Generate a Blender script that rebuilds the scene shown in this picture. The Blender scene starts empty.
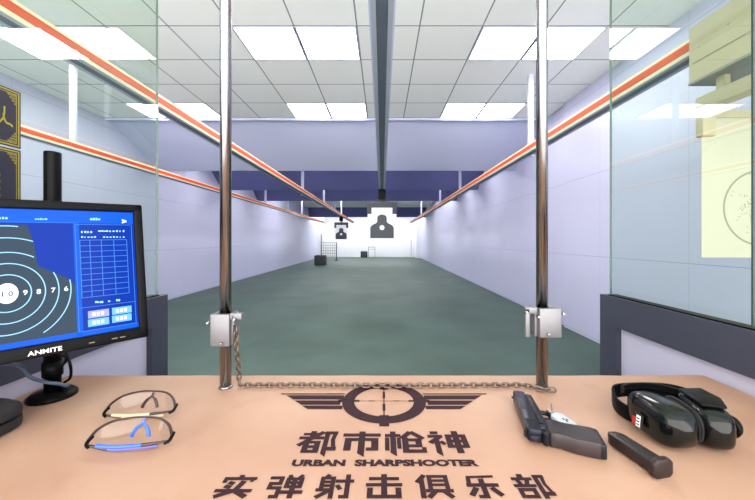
import bpy, bmesh, math, random
from mathutils import Vector, Matrix, noise
random.seed(4)
PI = math.pi
sc = bpy.context.scene
C = sc.collection

# ---------------------------------------------------------------- camera, world, exposure
EYE = 1.30          # eye height above the range floor
F = 336.0           # focal length in pixels of a 755 px wide frame
CX, CY = 382.0, 240.0
cd = bpy.data.cameras.new('camera')
cam = bpy.data.objects.new('camera', cd); C.objects.link(cam)
cam.location = (0, 0, EYE); cam.rotation_euler = (PI/2, 0, 0)
cd.sensor_fit = 'HORIZONTAL'; cd.sensor_width = 36.0; cd.lens = F/755*36
cd.shift_x = (377.5-CX)/755; cd.shift_y = (CY-250)/755
cd.clip_start = 0.02; cd.clip_end = 100
sc.camera = cam
w = bpy.data.worlds.new('world'); sc.world = w; w.use_nodes = True
w.node_tree.nodes['Background'].inputs[0].default_value = (1.0, .98, .93, 1)
w.node_tree.nodes['Background'].inputs[1].default_value = 3.5  # added fill, enters where the rear wall is left out
sc.view_settings.view_transform = 'Standard'
sc.view_settings.look = 'None'
sc.view_settings.gamma = 1.0
sc.view_settings.use_curve_mapping = False
sc.view_settings.exposure = 0.9
sc.cycles.max_bounces = 12; sc.cycles.diffuse_bounces = 6; sc.cycles.transparent_max_bounces = 24
sc.cycles.caustics_reflective = False; sc.cycles.caustics_refractive = False
sc.cycles.use_denoising = True
sc.cycles.sample_clamp_indirect = 6
PANEL = 9.5         # radiance of the ceiling light diffusers

# ---------------------------------------------------------------- materials
def lin(c): return tuple(((v/255)/12.92 if v/255 <= .04045 else ((v/255+.055)/1.055)**2.4) for v in c)
class NT:
    def __init__(s, name):
        s.m = bpy.data.materials.new(name); s.m.use_nodes = True
        s.t = s.m.node_tree; s.b = s.t.nodes['Principled BSDF']; s.out = s.t.nodes['Material Output']
    def n(s, kind, **k):
        x = s.t.nodes.new(kind)
        for a, v in k.items(): setattr(x, a, v)
        return x
    def math(s, op, a, b=None, c=None):
        x = s.n('ShaderNodeMath', operation=op)
        for i, v in enumerate((a, b, c)):
            if v is None: continue
            if isinstance(v, (int, float)): x.inputs[i].default_value = v
            else: s.t.links.new(v, x.inputs[i])
        return x.outputs[0]
    def mix(s, f, a, b):
        x = s.n('ShaderNodeMix', data_type='RGBA')
        for sock, v in ((x.inputs['Factor'], f), (x.inputs['A'], a), (x.inputs['B'], b)):
            if isinstance(v, (int, float)): sock.default_value = v
            elif isinstance(v, tuple): sock.default_value = (*v, 1)
            else: s.t.links.new(v, sock)
        return x.outputs['Result']
    def noise(s, scale, detail=3, vec=None):
        x = s.n('ShaderNodeTexNoise'); x.inputs['Scale'].default_value = scale; x.inputs['Detail'].default_value = detail
        s.t.links.new(vec or s.n('ShaderNodeTexCoord').outputs['Object'], x.inputs['Vector'])
        return x.outputs['Fac']
    def ramp(s, f, a, b):
        x = s.n('ShaderNodeMapRange'); x.inputs['From Min'].default_value = a; x.inputs['From Max'].default_value = b
        s.t.links.new(f, x.inputs['Value']); return x.outputs['Result']
    def xyz(s):
        x = s.n('ShaderNodeSeparateXYZ'); s.t.links.new(s.n('ShaderNodeTexCoord').outputs['Object'], x.inputs[0])
        return x.outputs
    def bump(s, h, st, d=.01):
        x = s.n('ShaderNodeBump'); x.inputs['Strength'].default_value = st; x.inputs['Distance'].default_value = d
        s.t.links.new(h, x.inputs['Height']); s.t.links.new(x.outputs[0], s.b.inputs['Normal'])
    def line(s, v, period, off, width):   # 1 on a line of the grid
        f = s.math('FRACT', s.math('DIVIDE', s.math('SUBTRACT', v, off - period*50), period))
        d = s.math('MULTIPLY', s.math('MINIMUM', f, s.math('SUBTRACT', 1.0, f)), period)
        return s.math('LESS_THAN', d, width/2)
    def base(s, sock): s.t.links.new(sock, s.b.inputs['Base Color'])

def mat(name, rgb, rough=.5, metal=0.0, var=.06, scale=8.0, spec=.5, coat=0.0, bump=0.0):
    k = NT(name); c = lin(rgb)
    k.b.inputs['Roughness'].default_value = rough; k.b.inputs['Metallic'].default_value = metal
    k.b.inputs['Specular IOR Level'].default_value = spec; k.b.inputs['Coat Weight'].default_value = coat
    nz = k.noise(scale)
    k.base(k.mix(nz, tuple(v*(1-var) for v in c), tuple(min(1, v*(1+var)) for v in c)))
    if bump: k.bump(k.noise(scale*20, 2), bump, .001)
    return k.m
def emis(name, rgb, st, rough=.3):
    k = NT(name); c = lin(rgb)
    k.b.inputs['Base Color'].default_value = (*[v*.1 for v in c], 1)
    k.b.inputs['Roughness'].default_value = rough
    k.b.inputs['Specular IOR Level'].default_value = .06; k.b.inputs['Emission Color'].default_value = (*c, 1); k.b.inputs['Emission Strength'].default_value = st
    return k.m
def glass(name, tint, edge=False, ior=1.45):
    k = NT(name)
    tr = k.n('ShaderNodeBsdfTransparent'); tr.inputs[0].default_value = (*tint, 1)
    gl = k.n('ShaderNodeBsdfGlossy'); gl.inputs['Roughness'].default_value = 0.0; gl.inputs[0].default_value = (1, 1, 1, 1)
    # reflectance of the pane, taken on the entering face only
    ge = k.n('ShaderNodeNewGeometry'); dt = k.n('ShaderNodeVectorMath', operation='DOT_PRODUCT')
    k.t.links.new(ge.outputs['Normal'], dt.inputs[0]); k.t.links.new(ge.outputs['Incoming'], dt.inputs[1])
    r0 = 2*((ior-1)/(ior+1))**2
    sch = k.math('MULTIPLY_ADD', k.math('POWER', k.math('SUBTRACT', 1.0, k.math('ABSOLUTE', dt.outputs['Value'])), 5.0), 1-r0, r0)
    fac = k.math('MULTIPLY', sch, k.math('SUBTRACT', 1.0, ge.outputs['Backfacing']))
    mx = k.n('ShaderNodeMixShader')
    k.t.links.new(fac, mx.inputs[0]); k.t.links.new(tr.outputs[0], mx.inputs[1]); k.t.links.new(gl.outputs[0], mx.inputs[2])
    k.t.links.new(mx.outputs[0], k.out.inputs['Surface'])
    return k.m

def m_ceiling():
    k = NT('mineral_ceiling_tile'); o = k.xyz()
    l = k.math('MAXIMUM', k.line(o[0], .6, -.24, .013), k.line(o[1], .6, .2, .013))
    a = k.mix(k.noise(1.2), lin((242, 243, 236)), lin((248, 249, 243)))
    near = k.math('LESS_THAN', o[1], 5.75)
    k.base(k.mix(k.math('MULTIPLY', l, near), a, lin((132, 134, 138))))
    k.b.inputs['Roughness'].default_value = .9; k.bump(k.noise(220, 2), .15, .001)
    return k.m
def m_wall():
    k = NT('lavender_wall_panel'); o = k.xyz()
    l = k.math('MAXIMUM', k.line(o[2], 1.06, .03, .008), k.math('MULTIPLY', k.line(o[1], 1.22, .55, .006), .6))
    a = k.mix(k.noise(.8), lin((190, 190, 216)), lin((198, 198, 223)))
    k.base(k.mix(l, a, lin((160, 162, 188))))
    k.b.inputs['Roughness'].default_value = .38
    return k.m
def m_floor():
    k = NT('green_rubber_floor'); o = k.xyz()
    a = k.mix(k.ramp(k.noise(1.1, 6), .35, .65), lin((42, 64, 54)), lin((58, 82, 70)))
    a = k.mix(k.math('MULTIPLY', k.ramp(k.noise(90, 2), .5, .75), .35), a, lin((90, 108, 98)))
    l = k.math('MAXIMUM', k.line(o[0], 1.0, .1, .012), k.line(o[1], 1.0, .3, .012))
    k.base(k.mix(k.math('MULTIPLY', l, .35), a, lin((62, 84, 79))))
    k.b.inputs['Roughness'].default_value = .55; k.bump(k.noise(160, 2), .3, .003)
    return k.m
def m_counter():
    k = NT('tan_counter_leatherette')
    a = k.mix(k.ramp(k.noise(5, 5), .3, .7), lin((163, 125, 104)), lin((174, 139, 118)))
    a = k.mix(k.math('MULTIPLY', k.ramp(k.noise(14, 6), .62, .72), .25), a, lin((152, 110, 92)))
    k.base(a); k.b.inputs['Roughness'].default_value = .5; k.b.inputs['Specular IOR Level'].default_value = .45
    k.bump(k.noise(260, 3), .12, .001)
    return k.m
M = dict(
 ceiling=m_ceiling(), wall=m_wall(), floor=m_floor(), counter=m_counter(),
 white_wall=mat('white_plaster', (228, 228, 230), .7, var=.02, scale=2),
 baffle=mat('pale_blue_grey_baffle_paint', (198, 201, 228), .8, var=.03, scale=1),
 baffle_shaded=mat('shaded_baffle_slate_lavender', (98, 101, 152), .85, var=.05, scale=1),  # dark tone stands in for the unlit faces of the farther baffles
 slate=mat('slate_frame_laminate', (56, 58, 72), .5, var=.05),
 panel=mat('pale_partition_panel', (192, 189, 208), .5, var=.02, scale=3),
 glass=glass('green_tinted_glass', (.865, .935, .88)),
 glass_edge=mat('glass_polished_edge', (58, 78, 72), .2),
 clear=glass('clear_polycarbonate', (.96, .96, .96), ior=1.3),
 rail=mat('rail_grey_steel', (172, 176, 190), .5, .0), rail_dark=mat('rail_slot_dark', (92, 98, 112), .6),
 cream=mat('rail_cream_strip', (252, 236, 205), .5, var=.03), orange=mat('rail_orange_strip', (232, 84, 34), .45, var=.06),
 hanger=mat('white_powder_coat', (190, 192, 210), .5, var=.03),
 steel=mat('polished_steel', (160, 156, 155), .16, 1.0, var=.04),
 alu=mat('cast_aluminium', (118, 117, 122), .4, .5, var=.08, scale=30),
 chain=mat('nickel_chain', (118, 102, 92), .34, .85, var=.08),
 black=mat('black_plastic', (9, 9, 11), .42, var=.15, spec=.1), black_gloss=mat('black_gloss_shell', (10, 13, 13), .12, var=.1, coat=.0, spec=.35),
 black_soft=mat('black_foam', (18, 18, 20), .9, var=.2), cloth=mat('black_case_fabric', (24, 22, 25), .85, var=.2, scale=60, bump=.4),
 gun=mat('blued_gun_steel', (44, 46, 58), .34, .6, var=.15, scale=20), gun_dark=mat('dark_gun_steel', (30, 31, 38), .4, .5, var=.15),
 grip=mat('brown_black_grip', (44, 35, 38), .45, var=.18, scale=40, bump=.3),
 mag=mat('worn_magazine_steel', (52, 42, 41), .4, .5, var=.2, scale=30),
 ink=mat('dark_brown_ink', (48, 28, 34), .75, var=.12, spec=.15, scale=20),
 tag=mat('white_plastic_tag', (176, 180, 188), .4, var=.04), tagink=mat('tag_print', (60, 66, 84), .5),
 box_cream=mat('cream_machine_paint', (180, 168, 138), .45, var=.03), box_under=mat('grey_machine_underside', (128, 130, 122), .5),
 paper_cream=mat('cream_target_paper', (186, 178, 160), .8, var=.02, scale=3), ring_grey=mat('ring_print_grey', (126, 128, 108), .8),
 paper=mat('white_target_paper', (232, 232, 236), .8, var=.01), sil=mat('target_silhouette_ink', (70, 74, 80), .8, var=.1, scale=30),
 hold=mat('target_holder_grey', (52, 55, 64), .6), rubber=mat('black_rubber_block', (48, 52, 54), .8, var=.2),
 rack=mat('green_grey_rack_metal', (120, 132, 112), .5, .3),
 gold=mat('gold_foil', (176, 164, 52), .35, .3, var=.1, scale=30), poster=mat('black_poster_board', (28, 28, 44), .35, var=.1),
 blue_cable=mat('blue_grey_cable', (72, 86, 108), .4), red=mat('red_button', (170, 40, 36), .4), white=mat('white_print', (235, 235, 235), .5),
 gl_dark=mat('dark_brown_frame', (50, 34, 37), .3, var=.15), gl_purple=mat('violet_temple', (96, 84, 160), .35, var=.1),
 gl_blue=mat('bright_blue_temple', (46, 98, 208), .35, var=.1), gl_cream=mat('cream_temple', (190, 172, 146), .4, var=.05),
 lamp=emis('diffuser_glow', (255, 253, 250), PANEL), lamp_range=emis('range_diffuser_glow', (252, 252, 255), PANEL*1.5),
 s_blue=emis('screen_blue', (0, 42, 138), 1.0, .12), s_head=emis('screen_bright_blue', (4, 76, 186), 1.0, .12),
 s_slate=emis('screen_slate', (44, 60, 76), .9, .12), s_line=emis('screen_cyan_line', (136, 190, 220), 1.0, .12),
 s_white=emis('screen_white', (225, 232, 236), 1.0, .12), s_grid=emis('screen_grid_line', (58, 112, 190), 1.0, .12),
 s_btn=emis('screen_button', (100, 160, 200), 1.0, .12), s_btn2=emis('screen_pink_button', (140, 142, 195), 1.0, .12),
)

# ---------------------------------------------------------------- mesh helpers
class MB:
    def __init__(s): s.b = bmesh.new()
    def box(s, x0, x1, y0, y1, z0, z1, bev=0.0, M4=None):
        r = bmesh.ops.create_cube(s.b, size=1.0)
        vs = r['verts']
        for v in vs: v.co = Vector((x0+(v.co.x+.5)*(x1-x0), y0+(v.co.y+.5)*(y1-y0), z0+(v.co.z+.5)*(z1-z0)))
        if bev:
            es = list({e for v in vs for e in v.link_edges})
            r2 = bmesh.ops.bevel(s.b, geom=es, offset=bev, segments=3, affect='EDGES', profile=.5)
            vs = list({v for f in r2['faces'] for v in f.verts} | {v for v in vs if v.is_valid})
        if M4 is not None:
            for v in vs: v.co = M4 @ v.co
        return s
    def prism(s, pts, z0, z1, M4=None, bev=0.0):   # outline in xy, extruded along z
        a = [s.b.verts.new((p[0], p[1], z0)) for p in pts]; b = [s.b.verts.new((p[0], p[1], z1)) for p in pts]
        n = len(pts); fs = [s.b.faces.new(a[::-1]), s.b.faces.new(b)]
        for i in range(n): fs.append(s.b.faces.new((a[i], a[(i+1) % n], b[(i+1) % n], b[i])))
        vs = a+b
        bmesh.ops.recalc_face_normals(s.b, faces=fs)
        if bev:
            es = list({e for f in fs for e in f.edges})
            r2 = bmesh.ops.bevel(s.b, geom=es, offset=bev, segments=2, affect='EDGES', profile=.5)
            vs = list({v for f in r2['faces'] for v in f.verts} | {v for v in vs if v.is_valid})
        if M4 is not None:
            for v in vs: v.co = M4 @ v.co
        return s
    def tube(s, pts, r, seg=10, closed=False):
        pts = [Vector(p) for p in pts]; n = len(pts); rr = r if isinstance(r, (list, tuple)) else [r]*n
        rings = []; up = None
        for i, p in enumerate(pts):
            if closed: d = pts[(i+1) % n]-pts[i-1]
            else: d = pts[min(i+1, n-1)]-pts[max(i-1, 0)]
            d.normalize()
            if up is None:
                up = Vector((0, 0, 1)) if abs(d.z) < .9 else Vector((1, 0, 0))
            u = (up - d*up.dot(d)).normalized(); up = u; v = d.cross(u)
            rings.append([s.b.verts.new(p+(u*math.cos(2*PI*j/seg)+v*math.sin(2*PI*j/seg))*rr[i]) for j in range(seg)])
        for i in range(n if closed else n-1):
            a, b = rings[i], rings[(i+1) % n]
            for j in range(seg):
                f = s.b.faces.new((a[j], a[(j+1) % seg], b[(j+1) % seg], b[j])); f.smooth = True
        if not closed:
            s.b.faces.new(rings[0][::-1]); s.b.faces.new(rings[-1])
        return s
    def lathe(s, prof, cx, cy, seg=24, M4=None):   # (r, z) profile, closed with caps
        rings = []
        for r, z in prof:
            rings.append([s.b.verts.new((cx+r*math.cos(2*PI*j/seg), cy+r*math.sin(2*PI*j/seg), z)) for j in range(seg)])
        for a, b in zip(rings, rings[1:]):
            for j in range(seg):
                f = s.b.faces.new((a[j], a[(j+1) % seg], b[(j+1) % seg], b[j])); f.smooth = True
        s.b.faces.new(rings[0][::-1]); s.b.faces.new(rings[-1])
        if M4 is not None:
            for rg in rings:
                for v in rg: v.co = M4 @ v.co
        return s
    def loft(s, rings, cap=True, smooth=True):
        R = [[s.b.verts.new(p) for p in rg] for rg in rings]
        for a, b in zip(R, R[1:]):
            n = len(a)
            for j in range(n):
                f = s.b.faces.new((a[j], a[(j+1) % n], b[(j+1) % n], b[j])); f.smooth = smooth
        if cap: s.b.faces.new(R[0][::-1]); s.b.faces.new(R[-1])
        return s
    def poly(s, pts, M4=None):
        vs = [s.b.verts.new(M4 @ Vector((p[0], p[1], p[2] if len(p) > 2 else 0)) if M4 is not None else p) for p in pts]
        s.b.faces.new(vs); return s
    def text(s, txt, size, M4, bold=0.0, sx=1.0, width=None):   # flat lettering in the xy plane of M4
        cu = bpy.data.curves.new('t', 'FONT'); cu.body = txt; cu.size = size; cu.offset = bold; cu.resolution_u = 3
        o = bpy.data.objects.new('t', cu); C.objects.link(o)
        me = bpy.data.meshes.new_from_object(o)
        bpy.data.objects.remove(o)
        xs = [v.co.x for v in me.vertices]
        if width: sx = width/(max(xs)-min(xs))
        x0 = min(xs) if width else 0
        vm = [s.b.verts.new(M4 @ Vector(((v.co.x-x0)*sx, v.co.y, v.co.z))) for v in me.vertices]
        for p in me.polygons:
            try: s.b.faces.new([vm[i] for i in p.vertices])
            except ValueError: pass
        bpy.data.meshes.remove(me); return s
    def obj(s, name, m, parent=None, smooth=None, mats=None):
        bmesh.ops.recalc_face_normals(s.b, faces=s.b.faces) if smooth != 'flat_print' else None
        me = bpy.data.meshes.new(name); s.b.to_mesh(me); s.b.free()
        o = bpy.data.objects.new(name, me); C.objects.link(o)
        for x in ([m] if mats is None else mats): me.materials.append(x)
        if smooth is True:
            for p in me.polygons: p.use_smooth = True
            me.set_sharp_from_angle(angle=math.radians(38))
        if parent is not None:
            o.parent = parent; o.matrix_parent_inverse = parent.matrix_world.inverted()
        return o
def tag(o, label, cat, group=None):
    o['label'] = label; o['category'] = cat
    if group: o['group'] = group
    return o
def thing(name, label, cat, loc=(0, 0, 0), group=None, mw=None):
    o = bpy.data.objects.new(name, None); C.objects.link(o)
    o.empty_display_size = .05
    o.matrix_world = mw if mw is not None else Matrix.Translation(loc)
    bpy.context.view_layer.update()
    return tag(o, label, cat, group)
def struct(o): o['kind'] = 'structure'; return o
def copy_thing(root, move, label):
    r = root.copy(); C.objects.link(r); r.location = root.location + Vector(move); r['label'] = label
    for ch in list(root.children):
        c = ch.copy(); C.objects.link(c); c.parent = r
        c.matrix_parent_inverse = ch.matrix_parent_inverse.copy()
        for g in list(ch.children):
            d = g.copy(); C.objects.link(d); d.parent = c; d.matrix_parent_inverse = g.matrix_parent_inverse.copy()
    return r
CT = EYE-.33         # counter top height
def on(px, py, h=0.0, base=.33):      # where a sight line meets the counter (or a level h above it)
    y = F*(base-h)/(py-CY); return Vector(((px-CX)*y/F, y, EYE-base+h))
def catmull(P, n=6, closed=False):
    P = [Vector(p) for p in P]; out = []; N = len(P)
    for i in range(N if closed else N-1):
        if closed: a, b, c, d = P[i-1], P[i], P[(i+1) % N], P[(i+2) % N]
        else: a, b, c, d = P[max(i-1, 0)], P[i], P[i+1], P[min(i+2, N-1)]
        for k in range(n):
            t = k/n
            out.append(.5*((2*b)+(c-a)*t+(2*a-5*b+4*c-d)*t*t+(3*b-a-3*c+d)*t**3))
    if not closed: out.append(P[-1])
    return out

# ---------------------------------------------------------------- the setting
XL, XR, YB, H = -4.64, 2.78, 25.7, 3.34
Y0 = -1.6
struct(MB().box(XL-.1, XR+.1, .74, YB+.1, -.1, 0).obj('floor', M['floor']))
struct(MB().box(XL-.1, XR+.1, Y0-.1, .74, -.1, 0).obj('floor', M['white_wall']))  # unseen shooter's floor, made white to bounce light up to the ceiling
struct(MB().box(XL-.1, XR+.1, Y0-.1, YB+.1, H, H+.1).obj('ceiling', M['ceiling']))
struct(MB().box(XL-.1, XL, Y0-.1, YB+.1, 0, H).obj('wall_left', M['wall']))
struct(MB().box(XR, XR+.1, Y0-.1, YB+.1, 0, H).box(XR-.05, XR, Y0, 5.05, 0, H).obj('wall_right', M['wall']))
struct(MB().box(XL, XR, YB, YB+.1, 0, H).obj('wall_back', M['white_wall']))
# (wall behind the shooter left out so added world light brightens the ceiling)
# pilasters at the far end
struct(MB().box(XR-.33, XR, YB-1.6, YB, 0, H).obj('trim_1', M['white_wall']))
struct(MB().box(XL, XL+.35, YB-1.2, YB, 0, H).obj('trim_2', M['white_wall']))
struct(MB().box(XL, XR, 5.62, 5.70, H-.035, H).obj('trim_3', M['baffle']))

# baffles across the range
def baffle(y0, y1, zb, m, label):
    t = .05
    o = MB().prism([(y0, H-.002), (y0+t, H-.002), (y1+t, zb), (y1, zb)], XL+.002, XR-.002,
                   Matrix(((0, 0, 1, 0), (1, 0, 0, 0), (0, 1, 0, 0), (0, 0, 0, 1)))).obj('ceiling_baffle', m)
    return tag(o, label, 'baffle', 'ceiling baffles across the range')
baffle(5.72, 7.05, 2.76, M['baffle'], 'wide pale blue-grey sloping baffle just behind the tiled ceiling')
baffle(8.9, 9.75, 2.755, M['baffle_shaded'], 'baffle coloured dark for shade, seen directly below the wide pale baffle')
baffle(11.8, 12.5, 2.755, M['baffle_shaded'], 'baffle coloured dark for shade, third in line down the range')
baffle(21.0, 21.4, 2.76, M['baffle_shaded'], 'farthest baffle, coloured dark for shade, just before the white back wall')

# ceiling light panels
def ceiling_light(x0, y0, label, group='square ceiling light panels', lamp='lamp'):
    t = thing('ceiling_light', label, 'ceiling light', (x0+.3, y0+.3, H), group)
    fr = MB()
    for a in ((x0+.006, x0+.594, y0+.006, y0+.02), (x0+.006, x0+.594, y0+.58, y0+.594), (x0+.006, x0+.02, y0+.02, y0+.58), (x0+.58, x0+.594, y0+.02, y0+.58)):
        fr.box(*a, H-.010, H)
    fr.obj('light_frame', M['hanger'], t)
    MB().box(x0+.02, x0+.58, y0+.02, y0+.58, H-.008, H-.001).obj('diffuser', M[lamp], t)
    return t
rows = {3.2: 'in the nearer row', 5.0: 'in the farther row'}
cols = {-3.84: 'fourth left of the middle rail', -3.24: 'third left of the middle rail',
        -1.44: 'second left of the middle rail', -.84: 'first left of the middle rail',
        .96: 'first right of the middle rail', 1.56: 'second right of the middle rail'}
for y in (3.2, 5.0):
    for x, d in cols.items():
        ceiling_light(x, y, 'glowing square ceiling panel '+rows[y]+', '+d)
for y, xs in ((7.9, (-3.9, -2.0, -.3, 1.6)), (10.3, (-3.9, -2.0, -.3, 1.6)), (13.2, (-3.9, -2.0, -.3, 1.6)), (14.6, (-3.9, -2.0, -.3, 1.6)), (16.6, (-3.0, -.3, 1.6)),  # row before the second baffle is added to brighten the range
              (22.2, (-4.2, -3.2, -2.2, -1.2, -.2, .8, 1.7)), (23.8, (-4.2, -3.2, -2.2, -1.2, -.2, .8, 1.7))):
    for x in xs:
        ceiling_light(x, y, 'white ceiling panel hidden above the range baffles', 'ceiling panels behind the baffles', 'lamp_range')

# ---------------------------------------------------------------- rails
RB, RT = EYE+1.0, EYE+1.088
def rail(X, y0, y1, hang, side, label, striped=True):
    t = thing('target_rail', label, 'rail', (X, y0, RB), 'overhead target rails')
    b = MB().box(X-.05, X+.05, y0, y1, RB+.01, RT).box(X-.05, X-.027, y0, y1, RB, RB+.01).box(X+.027, X+.05, y0, y1, RB, RB+.01)
    b.obj('rail_body', M['rail'], t)
    MB().box(X-.027, X+.027, y0, y1, RB+.006, RB+.0099).obj('rail_slot', M['rail_dark'], t)
    for s in (-1, 1):
        if not striped:
            a, c = sorted((X+s*.05, X+s*.058)); MB().box(a, c, y0, y1, RB-.004, RT).obj('side_flange', M['baffle'], t); continue
        a, c = sorted((X+s*.05, X+s*.054)); MB().box(a, c, y0, y1, RB+.004, RT+.002).obj('cream_strip', M['cream'], t)
        a, c = sorted((X+s*.054, X+s*.060)); MB().box(a, c, y0, y1, RB+.027, RB+.069).obj('orange_strip', M['orange'], t)
    for yh in hang:
        hx = X+side*.115
        hb = MB().box(hx-.029, hx+.029, yh-.02, yh+.02, RB+.03, H-.001)
        a, c = sorted((X+side*.056, hx)); hb.box(a, c, yh-.02, yh+.02, RB+.03, RB+.045)
        hb.obj('hanger', M['hanger'], t)
    return t
rail(0, .9, 20, (7.8, 10.5, 13), 0.0001, 'grey overhead rail running straight down the middle of the range', False)
rail(-1.72, .9, 20, (3.92, 7.76, 10.6, 13.0, 15.2), -1, 'orange-striped overhead rail starting at the top left corner')
rail(-3.46, .9, 20, (3.89, 7.8, 10.3, 12.8, 15.0), -1, 'orange-striped overhead rail farthest left, lower in view beyond glass')
rail(1.72, 1.752, 20, (4.15, 7.9, 10.6, 13.0, 15.7), 1, 'orange-striped overhead rail on the right with cream motor box')

# motor box on the right rail
t = thing('motor_box', 'cream metal motor box hanging on the right orange rail behind glass', 'machine', (1.73, 1.4, EYE+.81))
bx = MB().box(1.60, 1.655, .78, 1.75, EYE+.985, EYE+1.098).box(1.785, 1.86, .78, 1.75, EYE+.985, EYE+1.098)
bx.box(1.60, 1.86, .78, 1.75, EYE+.815, EYE+.985).box(1.655, 1.785, .78, 1.75, EYE+1.09, EYE+1.098)
bx.obj('housing', M['box_cream'], t)
MB().box(1.598, 1.862, .776, 1.754, EYE+.803, EYE+.815).obj('underside_plate', M['box_under'], t)
MB().box(1.597, 1.60, 1.42, 1.73, EYE+.905, EYE+.908).obj('seam_line', M['box_under'], t)
for (y, z) in ((1.70, .98), (1.45, .86), (1.42, 1.05), (1.55, 1.0), (1.34, .87), (1.3, 1.04), (1.3, .96)):
    MB().lathe([(.006, 0), (.006, .004), (.003, .006)], 0, 0, 10, Matrix.Translation((1.60, y, EYE+z)) @ Matrix.Rotation(-PI/2, 4, 'Y')).obj('bolt', M['rail'], t)
tb = MB()
for yy in (1.12, 1.2):
    tb.tube(catmull([(1.62, yy, EYE+.806), (1.61, yy+.01, EYE+.77), (1.63, yy+.03, EYE+.75), (1.66, yy+.04, EYE+.77), (1.66, yy+.04, EYE+.806)], 5), .005, 8)
tb.obj('cable_loop', M['black'], t)

# the paper hanging under it
t = thing('target_sheet', 'cream paper target with grey ring hanging behind right glass', 'paper target', (1.93, 1.73, EYE-.09))
MB().box(1.64, 2.22, 1.725, 1.728, EYE-.09, EYE+.66).obj('paper', M['paper_cream'], t)
rg = MB(); cxr, czr, rr = 1.945, EYE+.165, .195
def ring(mb, c, r0, r1, n, fn):
    for i in range(n):
        a, b = 2*PI*i/n, 2*PI*(i+1)/n
        mb.poly([fn(c[0]+r*math.cos(q), c[1]+r*math.sin(q)) for r, q in ((r0, a), (r1, a), (r1, b), (r0, b))])
ring(rg, (cxr, czr), rr-.009, rr, 72, lambda x, z: (x, 1.7245, z))
rg.obj('printed_ring', M['ring_grey'], t)
hl = MB()
for i in range(60):
    a = random.gauss(0, .045), random.gauss(0, .05); r = .0035
    hl.poly([(cxr-.06+a[0]+r*math.cos(k*PI/3), 1.7243, czr+a[1]+r*math.sin(k*PI/3)) for k in range(6)])
hl.obj('bullet_hole', M['ring_grey'], t)
MB().box(1.64, 2.22, 1.716, 1.724, EYE+.625, EYE+.664, .002).obj('top_strip', M['box_cream'], t)
MB().box(1.63, 1.70, .80, 1.75, EYE+.665, EYE+.735, .004).obj('support_arm', M['box_cream'], t, True)
cl = MB().box(1.63, 1.70, 1.705, 1.75, EYE+.53, EYE+.664, .006).box(1.65, 1.68, 1.62, 1.66, EYE+.735, EYE+.802)
cl.obj('clamp_bar', M['box_cream'], t)

# ---------------------------------------------------------------- hanging silhouette targets
def silhouette_target(X, Y, s, label):
    t = thing('silhouette_target', label, 'target', (X, Y, EYE), 'silhouette targets hanging from the rails')
    z = EYE
    MB().box(X-.075, X+.075, Y-.09, Y+.09, z+.80, RB-.001, .008).box(X-.05, X+.05, Y-.13, Y+.13, RB-.07, RB-.001).obj('carriage', M['black'], t)
    fr = MB().box(X-.30, X+.30, Y-.025, Y+.025, z+.62, z+.755, .012)
    fr.box(X-.30, X-.21, Y-.025, Y+.025, z+.51, z+.64, .008).box(X+.21, X+.30, Y-.025, Y+.025, z+.51, z+.64, .008)
    fr.box(X-.03, X+.03, Y-.02, Y+.02, z+.75, z+.81)
    fr.obj('holder', M['hold'], t)
    pp = MB().box(X-.285, X+.285, Y-.030, Y-.026, z+.02, z+.515).box(X-.205, X+.205, Y-.030, Y-.026, z+.515, z+.64)
    pp.obj('paper', M['paper'], t)
    out = [(-.235, .035), (.235, .035), (.235, .235), (.225, .27), (.19, .30), (.12, .335), (.095, .36), (.095, .44), (.085, .475), (.05, .50), (0, .508),
           (-.05, .50), (-.085, .475), (-.095, .44), (-.095, .36), (-.12, .335), (-.19, .30), (-.225, .27), (-.235, .235)]
    MB().prism([(X+a, z+b) for a, b in out], 0, .0015, Matrix(((1, 0, 0, 0), (0, 0, 1, Y-.032), (0, 1, 0, 0), (0, 0, 0, 1)))).obj('silhouette', M['sil'], t)
    MB().prism([(X+.048*math.cos(k*PI/12), z+.245+.048*math.sin(k*PI/12)) for k in range(24)], 0, .001,
               Matrix(((1, 0, 0, 0), (0, 0, 1, Y-.0335), (0, 1, 0, 0), (0, 0, 0, 1)))).obj('bullseye', M['white'], t)
silhouette_target(0.0, 6.7, 1, 'larger grey silhouette target with white centre under the middle rail')
silhouette_target(-1.74, 14.35, 1, 'small distant grey silhouette target hanging from the left rail')

# ---------------------------------------------------------------- things at the far end
def rubber_block(x, y, wx, h, label):
    tag(MB().box(x-wx/2, x+wx/2, y-wx/2, y+wx/2, 0, h, .04).obj('rubber_block', M['rubber'], smooth=True), label, 'rubber block', 'black rubber blocks at the far end')
rubber_block(-3.22, 17.6, .56, .5, 'black rubber block on the floor near the left wall')
rubber_block(-1.33, 25.0, .5, .46, 'black rubber block on the floor at the foot of the white wall')
t = thing('wire_rack', 'tall grid rack standing at the far left before the white wall', 'rack', (-3.3, 21.6, 0))
MB().box(-3.93, -3.88, 21.57, 21.63, 0, 1.68).obj('upright', M['hold'], t); MB().box(-2.95, -2.90, 21.57, 21.63, 0, 1.15).obj('upright', M['hold'], t)
g = MB()
for k in range(6): g.box(-3.9, -2.9, 21.585, 21.615, .25+k*.175, .275+k*.175)
for k in range(1, 7): g.box(-3.9+k*.143-.008, -3.9+k*.143+.008, 21.59, 21.61, 0.25, 1.14)
g.obj('wire_grid', M['rack'], t)
MB().box(-4.0, -3.8, 21.3, 21.9, 0, .04).obj('foot', M['hold'], t); MB().box(-3.0, -2.8, 21.3, 21.9, 0, .04).obj('foot', M['hold'], t)
t = thing('wire_table', 'pale low frame table beside black block at white wall', 'table', (-.9, 25.0, 0))
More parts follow.
